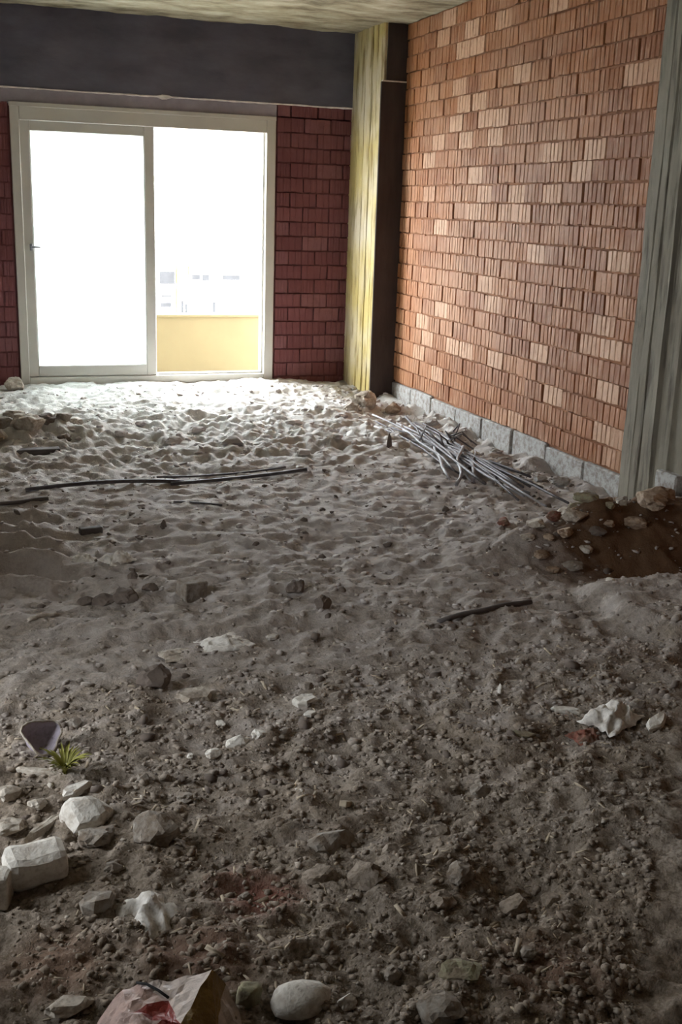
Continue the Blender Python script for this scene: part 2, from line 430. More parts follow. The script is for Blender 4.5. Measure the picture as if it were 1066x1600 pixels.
# beam over the door, with a crusty mortar lip along its lower edge
b1 = box('trim_1', -1.25, 3.10, YB-.02, YB+.012, 2.156, 2.72, M['beam'], None, .004)
tag(b1, 'dark grey concrete beam running above the sliding door', None, None, 'structure')
xsl = np.linspace(-.1, 3.09, 90); v, f = [], []
for i, x in enumerate(xsl):
    a = .005+.006*abs(float(pn(x*9, 1.3)))+(.012 if abs(x-1.6) < .05 else 0); d = .005+.006*float(pn(x*6, 7.7)); zc = 2.154+.004*float(pn(x*3, 4))
    v += [(x, YB-.005, zc+a), (x, YB-.02-d, zc+a*.6), (x, YB-.02-d, zc-a*.6), (x, YB-.005, zc-a)]
    if i:
        k = 4*(i-1)
        for s in range(4): f.append((k+s, k+(s+1) % 4, k+4+(s+1) % 4, k+4+s))
pyd('mortar_lip', v, f, M['lip'], b1)

# corner column: profile (x, y) swept up with slightly wavering board marks
def swept(name, prof, z0, z1, nzv, m, jit, label, closed=True):
    v, f = [], []; n = len(prof)
    for k in range(nzv):
        z = z0+(z1-z0)*k/(nzv-1)
        for i, (x, y, j) in enumerate(prof):
            a = jit*j
            v.append((x+a*float(pn(z*3.1+i*7.3, i*1.7)), y+a*float(pn(z*2.7+i*5.1, 9+i*2.3)), z))
    for k in range(nzv-1):
        for i in range(n):
            i2 = (i+1) % n; f.append((k*n+i, k*n+i2, (k+1)*n+i2, (k+1)*n+i))
    f += [tuple(range(n))[::-1], tuple(range((nzv-1)*n, nzv*n))]
    return tag(pyd(name, v, f, m), label, None, None, 'structure')
pr = [(3.30, 8.80, 0), (3.09, 8.80, 0), (3.09, 8.62, 1), (3.094, 8.61, 1), (3.087, 8.60, 1), (3.087, 8.47, 1), (3.098, 8.462, 1.5), (3.098, 8.452, 1.5), (3.084, 8.445, 1),
      (3.086, 8.33, 1), (3.110, 8.322, 1.5), (3.110, 8.302, 1.5), (3.083, 8.295, 1), (3.086, 8.21, 1), (3.092, 8.205, 1), (3.084, 8.195, 1), (3.088, 8.11, .6), (3.100, 8.10, .3), (3.30, 8.10, 0)]
cc = swept('trim_2', pr, -.25, 2.72, 60, M['col_corner'], .006, 'yellowed concrete corner column with vertical board marks')
box('panel', 3.074, 3.285, 8.078, 8.099, -.2, 2.298, M['panel'], cc, .003)
box('panel_edge', 3.082, 3.285, 8.080, 8.099, 2.299, 2.309, M['lip'], cc, .002)
box('panel_head', 3.116, 3.285, 8.086, 8.099, 2.310, 2.70, M['panel'], cc, .003)

# right column
pr = [(3.36, 4.81, 0), (3.236, 4.81, .5), (3.228, 4.80, .8), (3.230, 4.72, 1), (3.236, 4.715, 1), (3.230, 4.71, 1), (3.232, 4.662, 1), (3.268, 4.655, 1), (3.268, 4.638, 1), (3.222, 4.630, 1),
      (3.224, 4.56, 1), (3.222, 4.545, 1), (3.246, 4.538, 1), (3.246, 4.524, 1), (3.234, 4.518, 1), (3.238, 4.43, 1), (3.25, 4.42, .5), (3.25, 4.25, .5), (3.36, 4.25, 0)]
rc = swept('trim_3', pr, -.25, 2.72, 60, M['col_right'], .005, 'grey concrete column with vertical cracks at the near end of the brick wall')
box('block', 3.205, 3.30, 4.30, 4.47, -.05, .22, M['block'], rc, .008)

# ------------------------------------------------------------------ sliding balcony door
D0, D1, DZ0, DZ1 = .484, 2.470, .012, 2.042
door = empty('door_1', (1.477, YB+.03, .012))
tag(door, 'cream two-leaf sliding balcony door, left leaf milky white, right half open', None, None, 'structure')
def dpart(name, parts, m, parent=door, bev=.004):
    bm = bmesh.new()
    for p in parts: bx(bm, *p, bev)
    o = from_bm(name, bm, m)
    o.parent = parent
    base = Vector(door.location)
    for v in o.data.vertices: v.co -= base
    return o
fy0, fy1 = YB-.012, YB+.13
dpart('frame_jamb', [(D0, D0+.065, fy0, fy1, DZ0, DZ1)], M['pvc'])
dpart('frame_jamb', [(D1-.075, D1, fy0, fy1, DZ0, DZ1)], M['pvc'])
dpart('frame_head', [(D0+.065, D1-.075, fy0, fy1, DZ1-.105, DZ1)], M['pvc'])
dpart('frame_sill', [(D0+.065, D1-.075, fy0, fy1, DZ0, DZ0+.06)], M['pvc'])
dpart('frame_bead', [(D1-.092, D1-.075, YB+.03, YB+.10, DZ0+.06, DZ1-.105)], M['pvc'], door, .002)
dpart('frame_cover', [(D0-.005, D1, fy0-.008, fy0, DZ1-.012, DZ1+.018)], M['pvc'], door, .002)
dpart('sill_track', [(1.54, D1-.075, YB+.03, YB+.042, DZ0+.06, DZ0+.072), (1.54, D1-.075, YB+.08, YB+.092, DZ0+.06, DZ0+.072)], M['pvc'], door, .002)
def leaf(x0, x1, ya, yb, st, handle):
    z0, z1 = DZ0+.062, DZ1-.09
    lf = dpart('sliding_leaf', [(x0, x0+st, ya, yb, z0, z1), (x1-st*.92, x1, ya, yb, z0, z1),
                                (x0+st, x1-st*.92, ya, yb, z0, z0+.085), (x0+st, x1-st*.92, ya, yb, z1-.085, z1)], M['pvc'], door, .005)
    ym = (ya+yb)/2
    dpart('pane', [(x0+st-.008, x1-st*.92+.008, ym-.003, ym+.003, z0+.077, z1-.077)], M['glass'], lf, 0)
    dpart('gasket', [(x0+st, x0+st+.004, ya+.004, ya+.012, z0+.085, z1-.085), (x1-st*.92-.004, x1-st*.92, ya+.004, ya+.012, z0+.085, z1-.085)], M['pvc'], lf, 0)
    if handle:
        dpart('handle', [(x0+st-.032, x0+st-.012, ya-.010, ya, 1.02, 1.07), (x0+st-.028, x0+st+.045, ya-.030, ya-.010, 1.038, 1.052)], M['handle'], lf, .003)
leaf(.535, 1.525, YB+.004, YB+.05, .085, True)
leaf(.555, 1.515, YB+.066, YB+.112, .075, False)

# ------------------------------------------------------------------ outside
bf = box('balcony_floor', -1.4, 4.2, YB+.20, 10.16, -.30, -.12, M['bfloor'])
tag(bf, 'screeded balcony floor beyond the door', None, None, 'structure')
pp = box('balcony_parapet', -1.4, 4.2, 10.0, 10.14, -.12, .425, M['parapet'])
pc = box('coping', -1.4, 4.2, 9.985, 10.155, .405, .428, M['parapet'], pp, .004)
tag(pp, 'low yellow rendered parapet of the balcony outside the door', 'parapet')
st = box('street', -120, 160, 20, 220, -13.2, -13, M['street']); tag(st, 'pale street ground far below the balcony', None, None, 'structure')
def building(name, x0, x1, y0, z1, m, label, wins, slits=()):
    r = empty(name, ((x0+x1)/2, y0+5, -13))
    tag(r, label, 'building', 'houses across the street')
    base = Vector(r.location)
    def add(nm, p, mm, par=r, bev=0):
        bm = bmesh.new(); bx(bm, *p, bev); o = from_bm(nm, bm, mm); o.parent = par
        for v in o.data.vertices: v.co -= base
        return o
    add('wall', (x0, x1, y0, y0+10, -13, z1), m)
    add('roof_edge', (x0-.15, x1+.15, y0-.15, y0+10.1, z1, z1+.12), m)
    for (a, b2, c, d) in wins:
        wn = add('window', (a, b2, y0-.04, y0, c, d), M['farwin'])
        add('window_sill', (a-.08, b2+.08, y0-.14, y0-.04, c-.08, c), m, wn)
building('house', 9.5, 13.40, 70, -1.9, M['facade'], 'white distant house with the large grey window seen through the door',
         [(12.4, 13.36, -3.52, -2.76), (12.5, 13.15, -4.33, -4.2), (12.46, 13.12, -4.96, -4.66), (10.2, 11.2, -3.52, -2.76)])
building('house', 13.64, 14.16, 69.9, -2.4, M['facade_y'], 'narrow pale yellow distant house between the two white ones',
         [(13.72, 13.86, -5.3, -4.55), (13.98, 14.12, -5.3, -4.75)])
building('house', 14.4, 22, 70, -2.2, M['facade'], 'wide white distant house with two small grey windows seen through the door',
         [(14.45, 14.95, -3.24, -2.92), (15.1, 15.54, -3.3, -2.92), (16.4, 17.5, -3.24, -2.95), (15.74, 15.95, -5.28, -4.62), (19.0, 20.0, -3.24, -2.95)])

# ------------------------------------------------------------------ rubble builders
def rock_bm(dims, seed, sub=2, rough=.18, cuts=5, cutd=(.62, .9)):
    rr = random.Random(seed); bm = bmesh.new(); bmesh.ops.create_icosphere(bm, subdivisions=sub, radius=1)
    off = Vector((rr.uniform(0, 50), rr.uniform(0, 50), rr.uniform(0, 50)))
    pl = []
    for k in range(cuts):
        a = Vector((rr.gauss(0, 1), rr.gauss(0, 1), rr.gauss(0, 1))).normalized(); pl.append((a, rr.uniform(*cutd)))
    for v in bm.verts:
        p = v.co.copy(); p *= 1+rough*mn.noise(p*1.6+off)+rough*.55*mn.noise(p*3.5+off)+rough*.3*mn.noise(p*9+off)
        for a, d in pl:
            q = p.dot(a)
            if q > d: p -= a*(q-d)
        v.co = Vector((p.x*dims[0]/2, p.y*dims[1]/2, p.z*dims[2]/2))
    return bm
def settle(o, x, y, sink=.2):
    """stand the mesh on the soil, a little bedded in"""
    zs = [v.co.z for v in o.data.vertices]; zmin, zmax = min(zs), max(zs)
    o.location = (x, y, hz(x, y)-zmin-sink*(zmax-zmin))
def stone(name, x, y, dims, m, label, cat='stone', group=None, seed=None, rz=0, sub=3, rough=.34, cuts=7, sink=.25, smooth=False, tilt=(0, 0)):
    seed = seed if seed is not None else int(x*1000+y*77)
    bm = rock_bm(dims, seed, sub, rough, cuts)
    bm.transform(Matrix.Rotation(rz, 4, 'Z') @ Matrix.Rotation(tilt[0], 4, 'X') @ Matrix.Rotation(tilt[1], 4, 'Y'))
    o = from_bm(name, bm, M[m], None, smooth); settle(o, x, y, sink); return tag(o, label, cat, group)
def slab(name, x, y, dims, m, label, cat, group=None, rz=0, tilt=(0, 0), bev=.006, sink=.15, seed=1, jit=.06):
    rr = random.Random(seed); bm = bmesh.new(); bx(bm, -dims[0]/2, dims[0]/2, -dims[1]/2, dims[1]/2, -dims[2]/2, dims[2]/2, bev, 2)
    bmesh.ops.subdivide_edges(bm, edges=[e for e in bm.edges if e.calc_length() > min(dims)*.5], cuts=2)
    of = Vector((rr.uniform(0, 30), rr.uniform(0, 30), 3))
    for v in bm.verts:
        n = mn.noise_vector(v.co*14+of); v.co += n*min(dims)*jit
    bm.transform(Matrix.Rotation(rz, 4, 'Z') @ Matrix.Rotation(tilt[0], 4, 'X') @ Matrix.Rotation(tilt[1], 4, 'Y'))
    o = from_bm(name, bm, M[m]); settle(o, x, y, sink); return tag(o, label, cat, group)
def shard(name, x, y, dims, m, label, cat, rz=0, tilt=(0, 0), sink=.15, seed=1):
    """flat broken piece: irregular polygon with chipped, bevelled edge"""
    rr = random.Random(seed); n = rr.randint(6, 9); bm = bmesh.new(); ring = []
    for k in range(n):
        a = 2*math.pi*(k+rr.uniform(-.3, .3))/n; q = rr.uniform(.75, 1.1)
        ring.append((math.cos(a)*q*dims[0]/2, math.sin(a)*q*dims[1]/2))
    lo = [bm.verts.new((px*rr.uniform(.8, 1), py*rr.uniform(.8, 1), -dims[2]/2)) for px, py in ring]
    mi = [bm.verts.new((px, py, rr.uniform(0, .25)*dims[2])) for px, py in ring]
    hi = [bm.verts.new((px*rr.uniform(.72, .9), py*rr.uniform(.72, .9), dims[2]*rr.uniform(.35, .6))) for px, py in ring]
    for a, b2 in ((lo, mi), (mi, hi)):
        for k in range(n): bm.faces.new((a[k], a[(k+1) % n], b2[(k+1) % n], b2[k]))
    c0 = bm.verts.new((0, 0, dims[2]*.5)); c1 = bm.verts.new((0, 0, -dims[2]*.5))
    for k in range(n):
        bm.faces.new((hi[k], hi[(k+1) % n], c0)); bm.faces.new((lo[(k+1) % n], lo[k], c1))
    bm.transform(Matrix.Rotation(rz, 4, 'Z') @ Matrix.Rotation(tilt[0], 4, 'X') @ Matrix.Rotation(tilt[1], 4, 'Y'))
    o = from_bm(name, bm, M[m]); settle(o, x, y, sink); return tag(o, label, cat)
def sheet(name, x, y, lx, ly, hh, m, label, cat, rz=0, seed=0, n=24, thick=.0015, group=None, freq=2.2, curl=.0, sink=.1):
    """crumpled sheet with real thickness"""
    rr = random.Random(seed); of = Vector((rr.uniform(0, 40), rr.uniform(0, 40), 1)); v, f = [], []
    for j in range(n+1):
        for i in range(n+1):
            a, b2 = i/n*2-1, j/n*2-1
            e = 1+.30*mn.noise(Vector((a*1.3, b2*1.3, 7))+of)
            env = (1-abs(a)**3)*(1-abs(b2)**3)
            fold = .5+.9*mn.noise(Vector((a*freq*.7, b2*freq*.7, 0))+of)
            crease = 1-abs(mn.noise(Vector((a*freq, b2*freq, 5))+of))*2.4
            fine = mn.noise(Vector((a*freq*2.6, b2*freq*2.6, 9))+of)
            z = hh*(env*(.55*fold+.40*crease)+.14*fine)+curl*max(0, abs(a)**3)
            v.append((a*lx/2*e+.05*lx*mn.noise(Vector((a*2, b2*2, 11))+of), b2*ly/2*e+.05*ly*mn.noise(Vector((a*2, b2*2, 17))+of), z))
    for j in range(n):
        for i in range(n):
            q = j*(n+1)+i; f.append((q, q+1, q+n+2, q+n+1))
    o = pyd(name, v, f, M[m], None, True)
    md = o.modifiers.new('thickness', 'SOLIDIFY'); md.thickness = thick
    o.rotation_euler = (0, 0, rz); settle(o, x, y, sink); return tag(o, label, cat, group)

# ------------------------------------------------------------------ named debris, far to near
stone('stone', .42, 8.55, (.16, .13, .14), 'pale', 'pale rounded stone at the left foot of the sliding door', seed=3)
stone('stone', 2.86, 7.55, (.20, .16, .15), 'pale', 'pale lump of rubble at the foot of the corner column', seed=5)
stone('stone', 2.70, 7.45, (.13, .10, .09), 'pale', 'smaller pale lump left of the rubble at the corner column', seed=6)
stone('stone', 3.00, 7.40, (.12, .10, .09), 'tan', 'tan lump between corner column rubble and the brick wall', seed=7)
for k, (x, y, a) in enumerate([(.26, 6.80, .16), (.40, 6.72, .20), (.52, 6.86, .13), (.62, 6.90, .11), (.34, 6.98, .15), (.50, 7.05, .12), (.22, 6.62, .14), (.70, 6.98, .09), (.60, 6.70, .10)]):
    stone('rubble_lump', x, y, (a, a*.8, a*.62), ['stone', 'pale', 'soil_dark'][k % 3], ['grey', 'pale', 'dark'][k % 3]+' lump in the rubble pile at far left before the door', 'rubble', 'rubble pile at far left', seed=40+k)
slab('plank', .40, 6.40, (.30, .07, .035), 'timber', 'short dark plank lying in front of the far left rubble pile', 'plank', rz=.05, seed=4)
stone('stone', 2.47, 6.12, (.035, .03, .13), 'soil_dark', 'dark upright shard standing left of the steel bar bundle', seed=9, sink=.25)
for k, (x, y, a) in enumerate([(1.25, 6.6, .10), (1.55, 6.35, .13), (1.05, 6.2, .09), (1.8, 6.5, .08), (.95, 6.75, .08), (2.1, 6.9, .09), (2.35, 6.75, .10), (1.45, 6.9, .09), (1.7, 7.1, .07), (2.2, 6.3, .07), (1.15, 7.2, .08), (2.5, 7.1, .09), (2.65, 6.95, .10), (1.9, 6.05, .08)]):
    stone('clod', x, y, (a*1.2, a*.9, a*.5), 'soil', 'low earth clod on the pale ground between door and long bars', 'clod', 'clods before the door', seed=70+k, sink=.3)
# long bars on the ground
def bar(name, a, b2, r, m, label, cat, group=None, lift=.0, n=9, wob=.006, seed=0):
    rr = random.Random(seed); pts = []
    a0, b0 = Vector(a), Vector(b2)
    ph = rr.uniform(0, 50)
    for i in range(n):
        t = i/(n-1); p = a0.lerp(b0, t)
        zl = (a[2]*(1-t)+b2[2]*t) if len(a) > 2 else 0
        x = p.x+wob*3*float(pn(t*2.5+ph, 3)); y = p.y+wob*3*float(pn(t*2.5+ph, 30))
        pts.append((x, y, zl))
    # lay the bar on the local ground: common straight line fitted above the soil
    g = [hz(px, py) for px, py, _ in pts]
    A = np.polyfit(np.linspace(0, 1, n), g, 2)
    lowest = min(np.polyval(A, i/(n-1))-g[i] for i in range(n))
    out = []
    for i, (x, y, zl) in enumerate(pts):
        out.append(Vector((x, y, np.polyval(A, i/(n-1))+r*.7+zl+lift)))
    o0 = out[0].copy(); me = tube(name, [p-o0 for p in out], r, M[m]); me.location = o0
    return tag(me, label, cat, group)
bar('steel_pipe', (.30, 5.50), (1.10, 5.57), .011, 'steel', 'dark pipe on the ground, left of the two end to end', 'pipe', lift=.012, seed=1, wob=.002)
bar('steel_pipe', (1.03, 5.54), (1.78, 5.60), .010, 'steel', 'dark pipe on the ground, right of the two end to end', 'pipe', lift=.012, seed=2, wob=.002)
bar('steel_bar', (.98, 5.68), (1.70, 5.72), .006, 'steel', 'thin dark bar just behind the right-hand long pipe', 'bar', lift=.01, seed=3, wob=.002)
bar('steel_bar', (.97, 5.15), (1.18, 5.02), .006, 'steel', 'short thin bar lying in front of the long pipes', 'bar', seed=4, wob=.002)
bar('stick', (.15, 5.29), (.39, 5.31), .010, 'timber', 'thin dark stick at the left edge behind the soil ridges', 'stick', seed=5, wob=.003)
bar('stick', (1.56, 3.34), (2.00, 3.49), .010, 'timber', 'dark stick lying alone on bare ground left of the brown heap', 'stick', seed=6, wob=.004)
bar('stick', (.19, 3.74), (.29, 3.79), .008, 'pale', 'short pale stick on the soil near the left edge', 'stick', seed=7, wob=.002)
# steel bars heaped along the brick wall
rb = random.Random(21)
for k in range(26):
    t = k/25
    xa = 2.66+.38*rb.random(); xb = 2.56+.44*rb.random()
    ya = 6.2+.95*rb.random(); yb_ = 4.62+.9*rb.random()
    if k % 4 == 0: ya = 6.0+.3*rb.random(); xa += .12; yb_ = 5.1+.5*rb.random(); xb -= .12
    if k % 7 == 3: xb -= .12
    mt_ = 'steel' if rb.random() < .6 else 'steel_l'
    bar('reinforcing_bar', (xa, ya, .01+.05*rb.random()), (xb, yb_, .01+.04*rb.random()), rb.choice([.006, .007, .009]), mt_,
        ('thin dark' if mt_ == 'steel' else 'thin pale dusty')+' steel bar in the loose bundle along the base of the brick wall', 'bar', 'reinforcing bars along the brick wall', seed=100+k, wob=.010)
for k in range(9):   # bent ends tangled at the middle of the bundle
    x, y = 2.86+.2*rb.random(), 6.05+.4*rb.random(); an = rb.uniform(0, 6.3); l = rb.uniform(.08, .16)
    z = hz(x, y)
    pts = [Vector((0, 0, 0)), Vector((math.cos(an)*l*.5, math.sin(an)*l*.4, .07)), Vector((math.cos(an+.5)*l, math.sin(an+.5)*l, .11)), Vector((math.cos(an+1.3)*l*1.1, math.sin(an+1.3)*l, .03))]
    o = tube('bent_wire', pts, .005, M['steel' if k % 3 else 'steel_l']); o.location = (x, y, z)
    tag(o, 'bent tie wire tangled on the steel bar bundle', 'wire', 'bent wires on the bar bundle')
for k, (x, y, a) in enumerate([(2.93, 6.28, .07), (3.02, 6.08, .08), (3.05, 5.75, .07), (3.10, 5.5, .09), (3.12, 5.2, .09), (3.05, 5.3, .06), (3.14, 4.95, .08), (3.10, 5.95, .07), (3.08, 6.5, .09), (3.1, 6.9, .08)]):
    stone('mortar_lump', x, y, (a*1.3, a, a*.6), 'white' if k in (0, 1) else 'block', ('white mortar lump on the tangled middle of the bar bundle' if k in (0, 1) else 'grey mortar lump along the foot of the block base course'), 'mortar', 'mortar lumps on the bars' if k in (0, 1) else 'mortar lumps along the wall', seed=130+k)
# rubble around the right column and on the brown heap
hp = [(2.80, 4.42, .15, 'green', 'greenish broken block on top of the heap before the right column'), (2.68, 4.36, .12, 'pale', 'pale lump at the end of the steel bars'), (2.92, 4.50, .12, 'pale', 'pale lump leaning at the left foot of the right column'),
      (3.05, 4.45, .11, 'stone', 'grey stone at the foot of the right column'), (3.12, 4.36, .10, 'stone', 'smaller grey stone before the right column'), (3.05, 4.20, .17, 'tan', 'tan flat slab fragment on top of the brown heap'),
      (2.90, 4.05, .15, 'tan', 'tan lump on the brow of the brown heap'), (2.78, 3.98, .10, 'tan', 'small tan lump on the left brow of the brown heap'), (2.62, 4.12, .10, 'green', 'greenish lump at the left end of the brown heap'),
      (2.50, 4.02, .10, 'pale', 'pale lump in the rubble tail left of the brown heap'), (2.42, 3.96, .08, 'tan', 'tan lump in the rubble tail left of the brown heap'), (2.33, 4.05, .09, 'pale', 'farther pale lump in the rubble tail left of the brown heap'),
      (2.56, 3.93, .07, 'soil_dark', 'dark lump at the foot of the rubble tail'), (2.25, 3.98, .06, 'pale', 'last small pale lump of the rubble tail'), (2.47, 4.14, .08, 'redfrag', 'reddish brick fragment behind the rubble tail'),
      (2.33, 4.35, .07, 'redfrag', 'reddish brick fragment on the ground behind the rubble tail'), (2.36, 3.50, .035, 'white', 'small white pebble on the rim before the brown heap'), (2.55, 3.22, .05, 'soil_dark', 'dark pebble on the pale rim before the brown heap')]
for k, (x, y, a, m, lb) in enumerate(hp):
    stone('rubble_lump', x, y, (a*1.25, a*.9, a*.55), m, lb, 'rubble', seed=160+k, rz=k*.7, sink=.25)
rh = random.Random(9); hpd = [(q[0], q[1], q[2]) for q in hp]
for k in range(34):
    for tr_ in range(80):
        t = rh.random(); cx_ = 2.32+.80*t+rh.uniform(-.06, .06); cy_ = 3.90+.40*t**.8+rh.uniform(-.12, .14); a = rh.uniform(.045, .10)
        if all(math.hypot(cx_-p[0], cy_-p[1]) > .62*(a*1.2+p[2]) for p in hpd): break
    else: continue
    hpd.append((cx_, cy_, a*1.2))
    mm = rh.choice(['pale', 'tan', 'green', 'stone', 'tan'])
    stone('rubble_lump', cx_, cy_, (a*1.4, a, a*.6), mm, {'pale': 'pale', 'tan': 'tan', 'green': 'greenish', 'stone': 'grey'}[mm]+' bit of small rubble along the brow of the brown heap', 'rubble', 'small rubble on the brown heap', seed=700+k, rz=rh.uniform(0, 3), sink=.25)
# middle ground
slab('broken_block', .79, 3.86, (.095, .075, .085), 'stone', 'grey broken block standing on the ground, largest cube of rubble', 'block', rz=.35, seed=2, tilt=(.05, .04))
stone('stone', 1.17, 3.78, (.07, .06, .065), 'soil_dark', 'dark stone right of the grey cube block', seed=12)
stone('stone', 1.21, 3.57, (.065, .06, .065), 'soil_dark', 'dark stone nearer of the pair right of the cube block', seed=13)
sheet('paper_scrap', .80, 3.37, .17, .13, .030, 'paper', 'crumpled white scrap in the middle of the floor', 'scrap', rz=.3, seed=3)
sheet('paper_scrap', .64, 3.33, .12, .10, .02, 'pale', 'dirty scrap joined to the left of the crumpled white scrap', 'scrap', rz=.1, seed=4)
shard('plaster_chip', .98, 3.41, (.065, .035, .012), 'white', 'small white strip right of the crumpled scrap', 'chip', rz=.5, seed=5)
stone('clod', .52, 3.08, (.11, .09, .085), 'soil_dark', 'large dark earth clod left of centre below the white scrap', 'clod', seed=14)
shard('flat_stone', .62, 2.97, (.12, .08, .035), 'pale', 'pale flat stone with dark shadow below the dark clod', 'stone', rz=.1, seed=6, tilt=(.15, 0))
shard('flat_stone', .92, 2.86, (.09, .07, .02), 'white', 'white flat chip at the centre of the floor', 'stone', rz=.2, seed=7)
shard('plaster_chip', .91, 2.77, (.05, .03, .01), 'white', 'thin white sliver just below the central flat chip', 'chip', rz=.3, seed=8)
stone('plaster_chip', .67, 2.67, (.065, .05, .035), 'white', 'white plaster chip, left of two touching at centre left', 'chip', seed=15)
stone('plaster_chip', .73, 2.67, (.045, .04, .035), 'white', 'white plaster chip, right of two touching at centre left', 'chip', seed=16)
stone('plaster_chip', .59, 2.61, (.05, .04, .02), 'white', 'low white chip left of the two touching chips', 'chip', seed=17)
stone('plaster_chip', .53, 2.62, (.02, .02, .015), 'white', 'tiny white crumb at the left of the white chips', 'chip', seed=18)
stone('plaster_chip', .65, 2.79, (.04, .03, .015), 'white', 'small white chip behind the two touching chips', 'chip', seed=19)
slab('wood_offcut', .53, 4.78, (.10, .04, .03), 'timber', 'small dark offcut on the left behind the white crumpled papers', 'offcut', rz=.2, seed=9)
stone('stone', .84, 4.72, (.03, .03, .05), 'soil_dark', 'tiny dark upright stone in the left middle distance', seed=20)
stone('stone', .60, 4.05, (.045, .04, .04), 'soil_dark', 'dark round stone below the right crumpled paper', seed=21)
sheet('paper_scrap', .45, 4.38, .12, .09, .035, 'paper', 'crumpled white paper beside the soil ridges, left of two', 'scrap', rz=-.4, seed=5)
sheet('paper_scrap', .58, 4.28, .12, .10, .05, 'paper', 'crumpled white paper beside the soil ridges, right of two', 'scrap', rz=.4, seed=6)
for k, (x, y, a) in enumerate([(.47, 3.88, .09), (.55, 3.86, .10), (.41, 3.92, .07), (.64, 3.90, .06)]):
    stone('clod', x, y, (a, a*.8, a*.6), 'soil_dark', 'dark earth clod in the row below the crumpled papers', 'clod', 'dark clods below the papers', seed=180+k)
# right foreground rags
sheet('rag', 1.73, 2.49, .17, .12, .07, 'paper', 'crumpled off-white rag at right, humped in the middle', 'rag', rz=.5, seed=11, n=20, freq=1.6)
shard('plaster_chip', 1.84, 2.43, (.12, .05, .02), 'white', 'white strip at the right edge beside the rag', 'chip', rz=.55, seed=12, tilt=(0, -.1))
shard('plaster_chip', 1.64, 2.60, (.10, .04, .02), 'white', 'pale curled strip at the left end of the rag', 'chip', rz=-.35, seed=13)
sheet('rag', 1.62, 2.44, .10, .07, .03, 'redfrag', 'dark red cloth scrap under the left side of the rag', 'rag', rz=.2, seed=13)
shard('plaster_chip', 1.43, 2.47, (.08, .03, .012), 'green', 'pale greenish sliver left of the rag', 'chip', rz=-.45, seed=14)
stone('plaster_chip', 1.50, 2.74, (.016, .014, .045), 'white', 'tiny white upright chip above the greenish sliver', 'chip', seed=22)
# left foreground
def cup():
    v, f = [], []; n, k = 22, 7
    for j in range(k):
        t = j/(k-1); r = .026+.026*t**.8
        for i in range(n):
            a = 2*math.pi*i/n; q = 1+.16*math.sin(3*a+1)*t+.10*mn.noise(Vector((math.cos(a)*1.5, math.sin(a)*1.5, t*3)))
            v.append((r*q*math.cos(a), r*q*math.sin(a)*.9, .040*t))
    for j in range(k-1):
        for i in range(n): f.append((j*n+i, j*n+(i+1) % n, (j+1)*n+(i+1) % n, (j+1)*n+i))
    f.append(tuple(range(n))[::-1])
    bm = bmesh.new(); me = bpy.data.meshes.new('t'); me.from_pydata(v, [], f); bm.from_mesh(me)
    bm.transform(Matrix.Rotation(.5, 4, 'Z') @ Matrix.Rotation(.75, 4, 'X'))
    o = from_bm('plastic_cup', bm, M['lav'], None, True); md = o.modifiers.new('thickness', 'SOLIDIFY'); md.thickness = .0025
    rim = [(Vector(v[(k-1)*n+i % n])) for i in range(n+1)]
    R = Matrix.Rotation(.5, 4, 'Z') @ Matrix.Rotation(.75, 4, 'X')
    rm = tube('rim', [R @ p for p in rim], .003, M['pale'], o)
    settle(o, .15, 2.74, .08); return tag(o, 'crushed lavender-grey plastic cup with pale rim at the left edge', 'cup')
cup()
wd = empty('weed', (.205, 2.57, hz(.205, 2.57))); tag(wd, 'yellow-green weed tuft beside the lavender cup', 'plant')
for k in range(42):
    an = k*2.4; l = random.uniform(.035, .085); v, f = [], []; wv = random.uniform(.005, .009)
    for i in range(6):
        t = i/5; d = l*t*(.35+.5*t); z = l*(t-.45*t*t)*1.3; ww = wv*(1-t)**.6*(.5+t)
        cx_, cy_ = math.cos(an)*d, math.sin(an)*d; sx_, sy_ = -math.sin(an)*ww, math.cos(an)*ww
        v += [(cx_-sx_, cy_-sy_, z), (cx_, cy_, z-.002), (cx_+sx_, cy_+sy_, z)]
        if i:
            q = 3*(i-1); f += [(q, q+1, q+4, q+3), (q+1, q+2, q+5, q+4)]
    pyd('leaf', v, f, M['weed'], wd, True)
stone('plaster_block', .23, 2.35, (.135, .11, .10), 'white', 'white broken plaster block with flat top near the left edge', 'block', seed=31, rough=.10, cuts=9, rz=.2)
shard('plaster_chip', .225, 2.49, (.10, .04, .02), 'white', 'white flat strip between the weed and the white block', 'chip', rz=.5, seed=21)
shard('pale_stick', .14, 2.61, (.15, .025, .015), 'pale', 'pale splinter lying between cup and weed', 'stick', rz=-.45, seed=22)
shard('pale_stick', .14, 2.36, (.15, .028, .02), 'pale', 'pale splinter leaning left of the white plaster block', 'stick', rz=.75, seed=23)
stone('stone', .07, 2.53, (.06, .05, .04), 'pale', 'pale stone at the left edge below the cup', seed=32)
stone('stone', .13, 2.47, (.05, .035, .03), 'pale', 'small pale stone among the splinters at left', seed=33)
stone('stone', .06, 2.40, (.09, .06, .03), 'pale', 'flat pale stone at the left edge above the foam block', seed=34)
fb = slab('foam_block', .105, 2.16, (.13, .085, .075), 'white', 'white rectangular foam block with a cracked front at the left edge', 'block', rz=.12, seed=24, bev=.02, tilt=(.12, 0), jit=.12)
slab('foam_fragment', .030, 2.11, (.045, .06, .075), 'white', 'small white fragment broken off left of the foam block', 'fragment', rz=-.25, seed=25, bev=.008, jit=.08)
stone('stone', .37, 2.23, (.115, .09, .075), 'stone', 'grey rounded stone right of the white plaster block', seed=35, sub=3)
stone('stone', .245, 2.25, (.085, .06, .05), 'stone', 'dark grey stone under the white plaster block', seed=36)
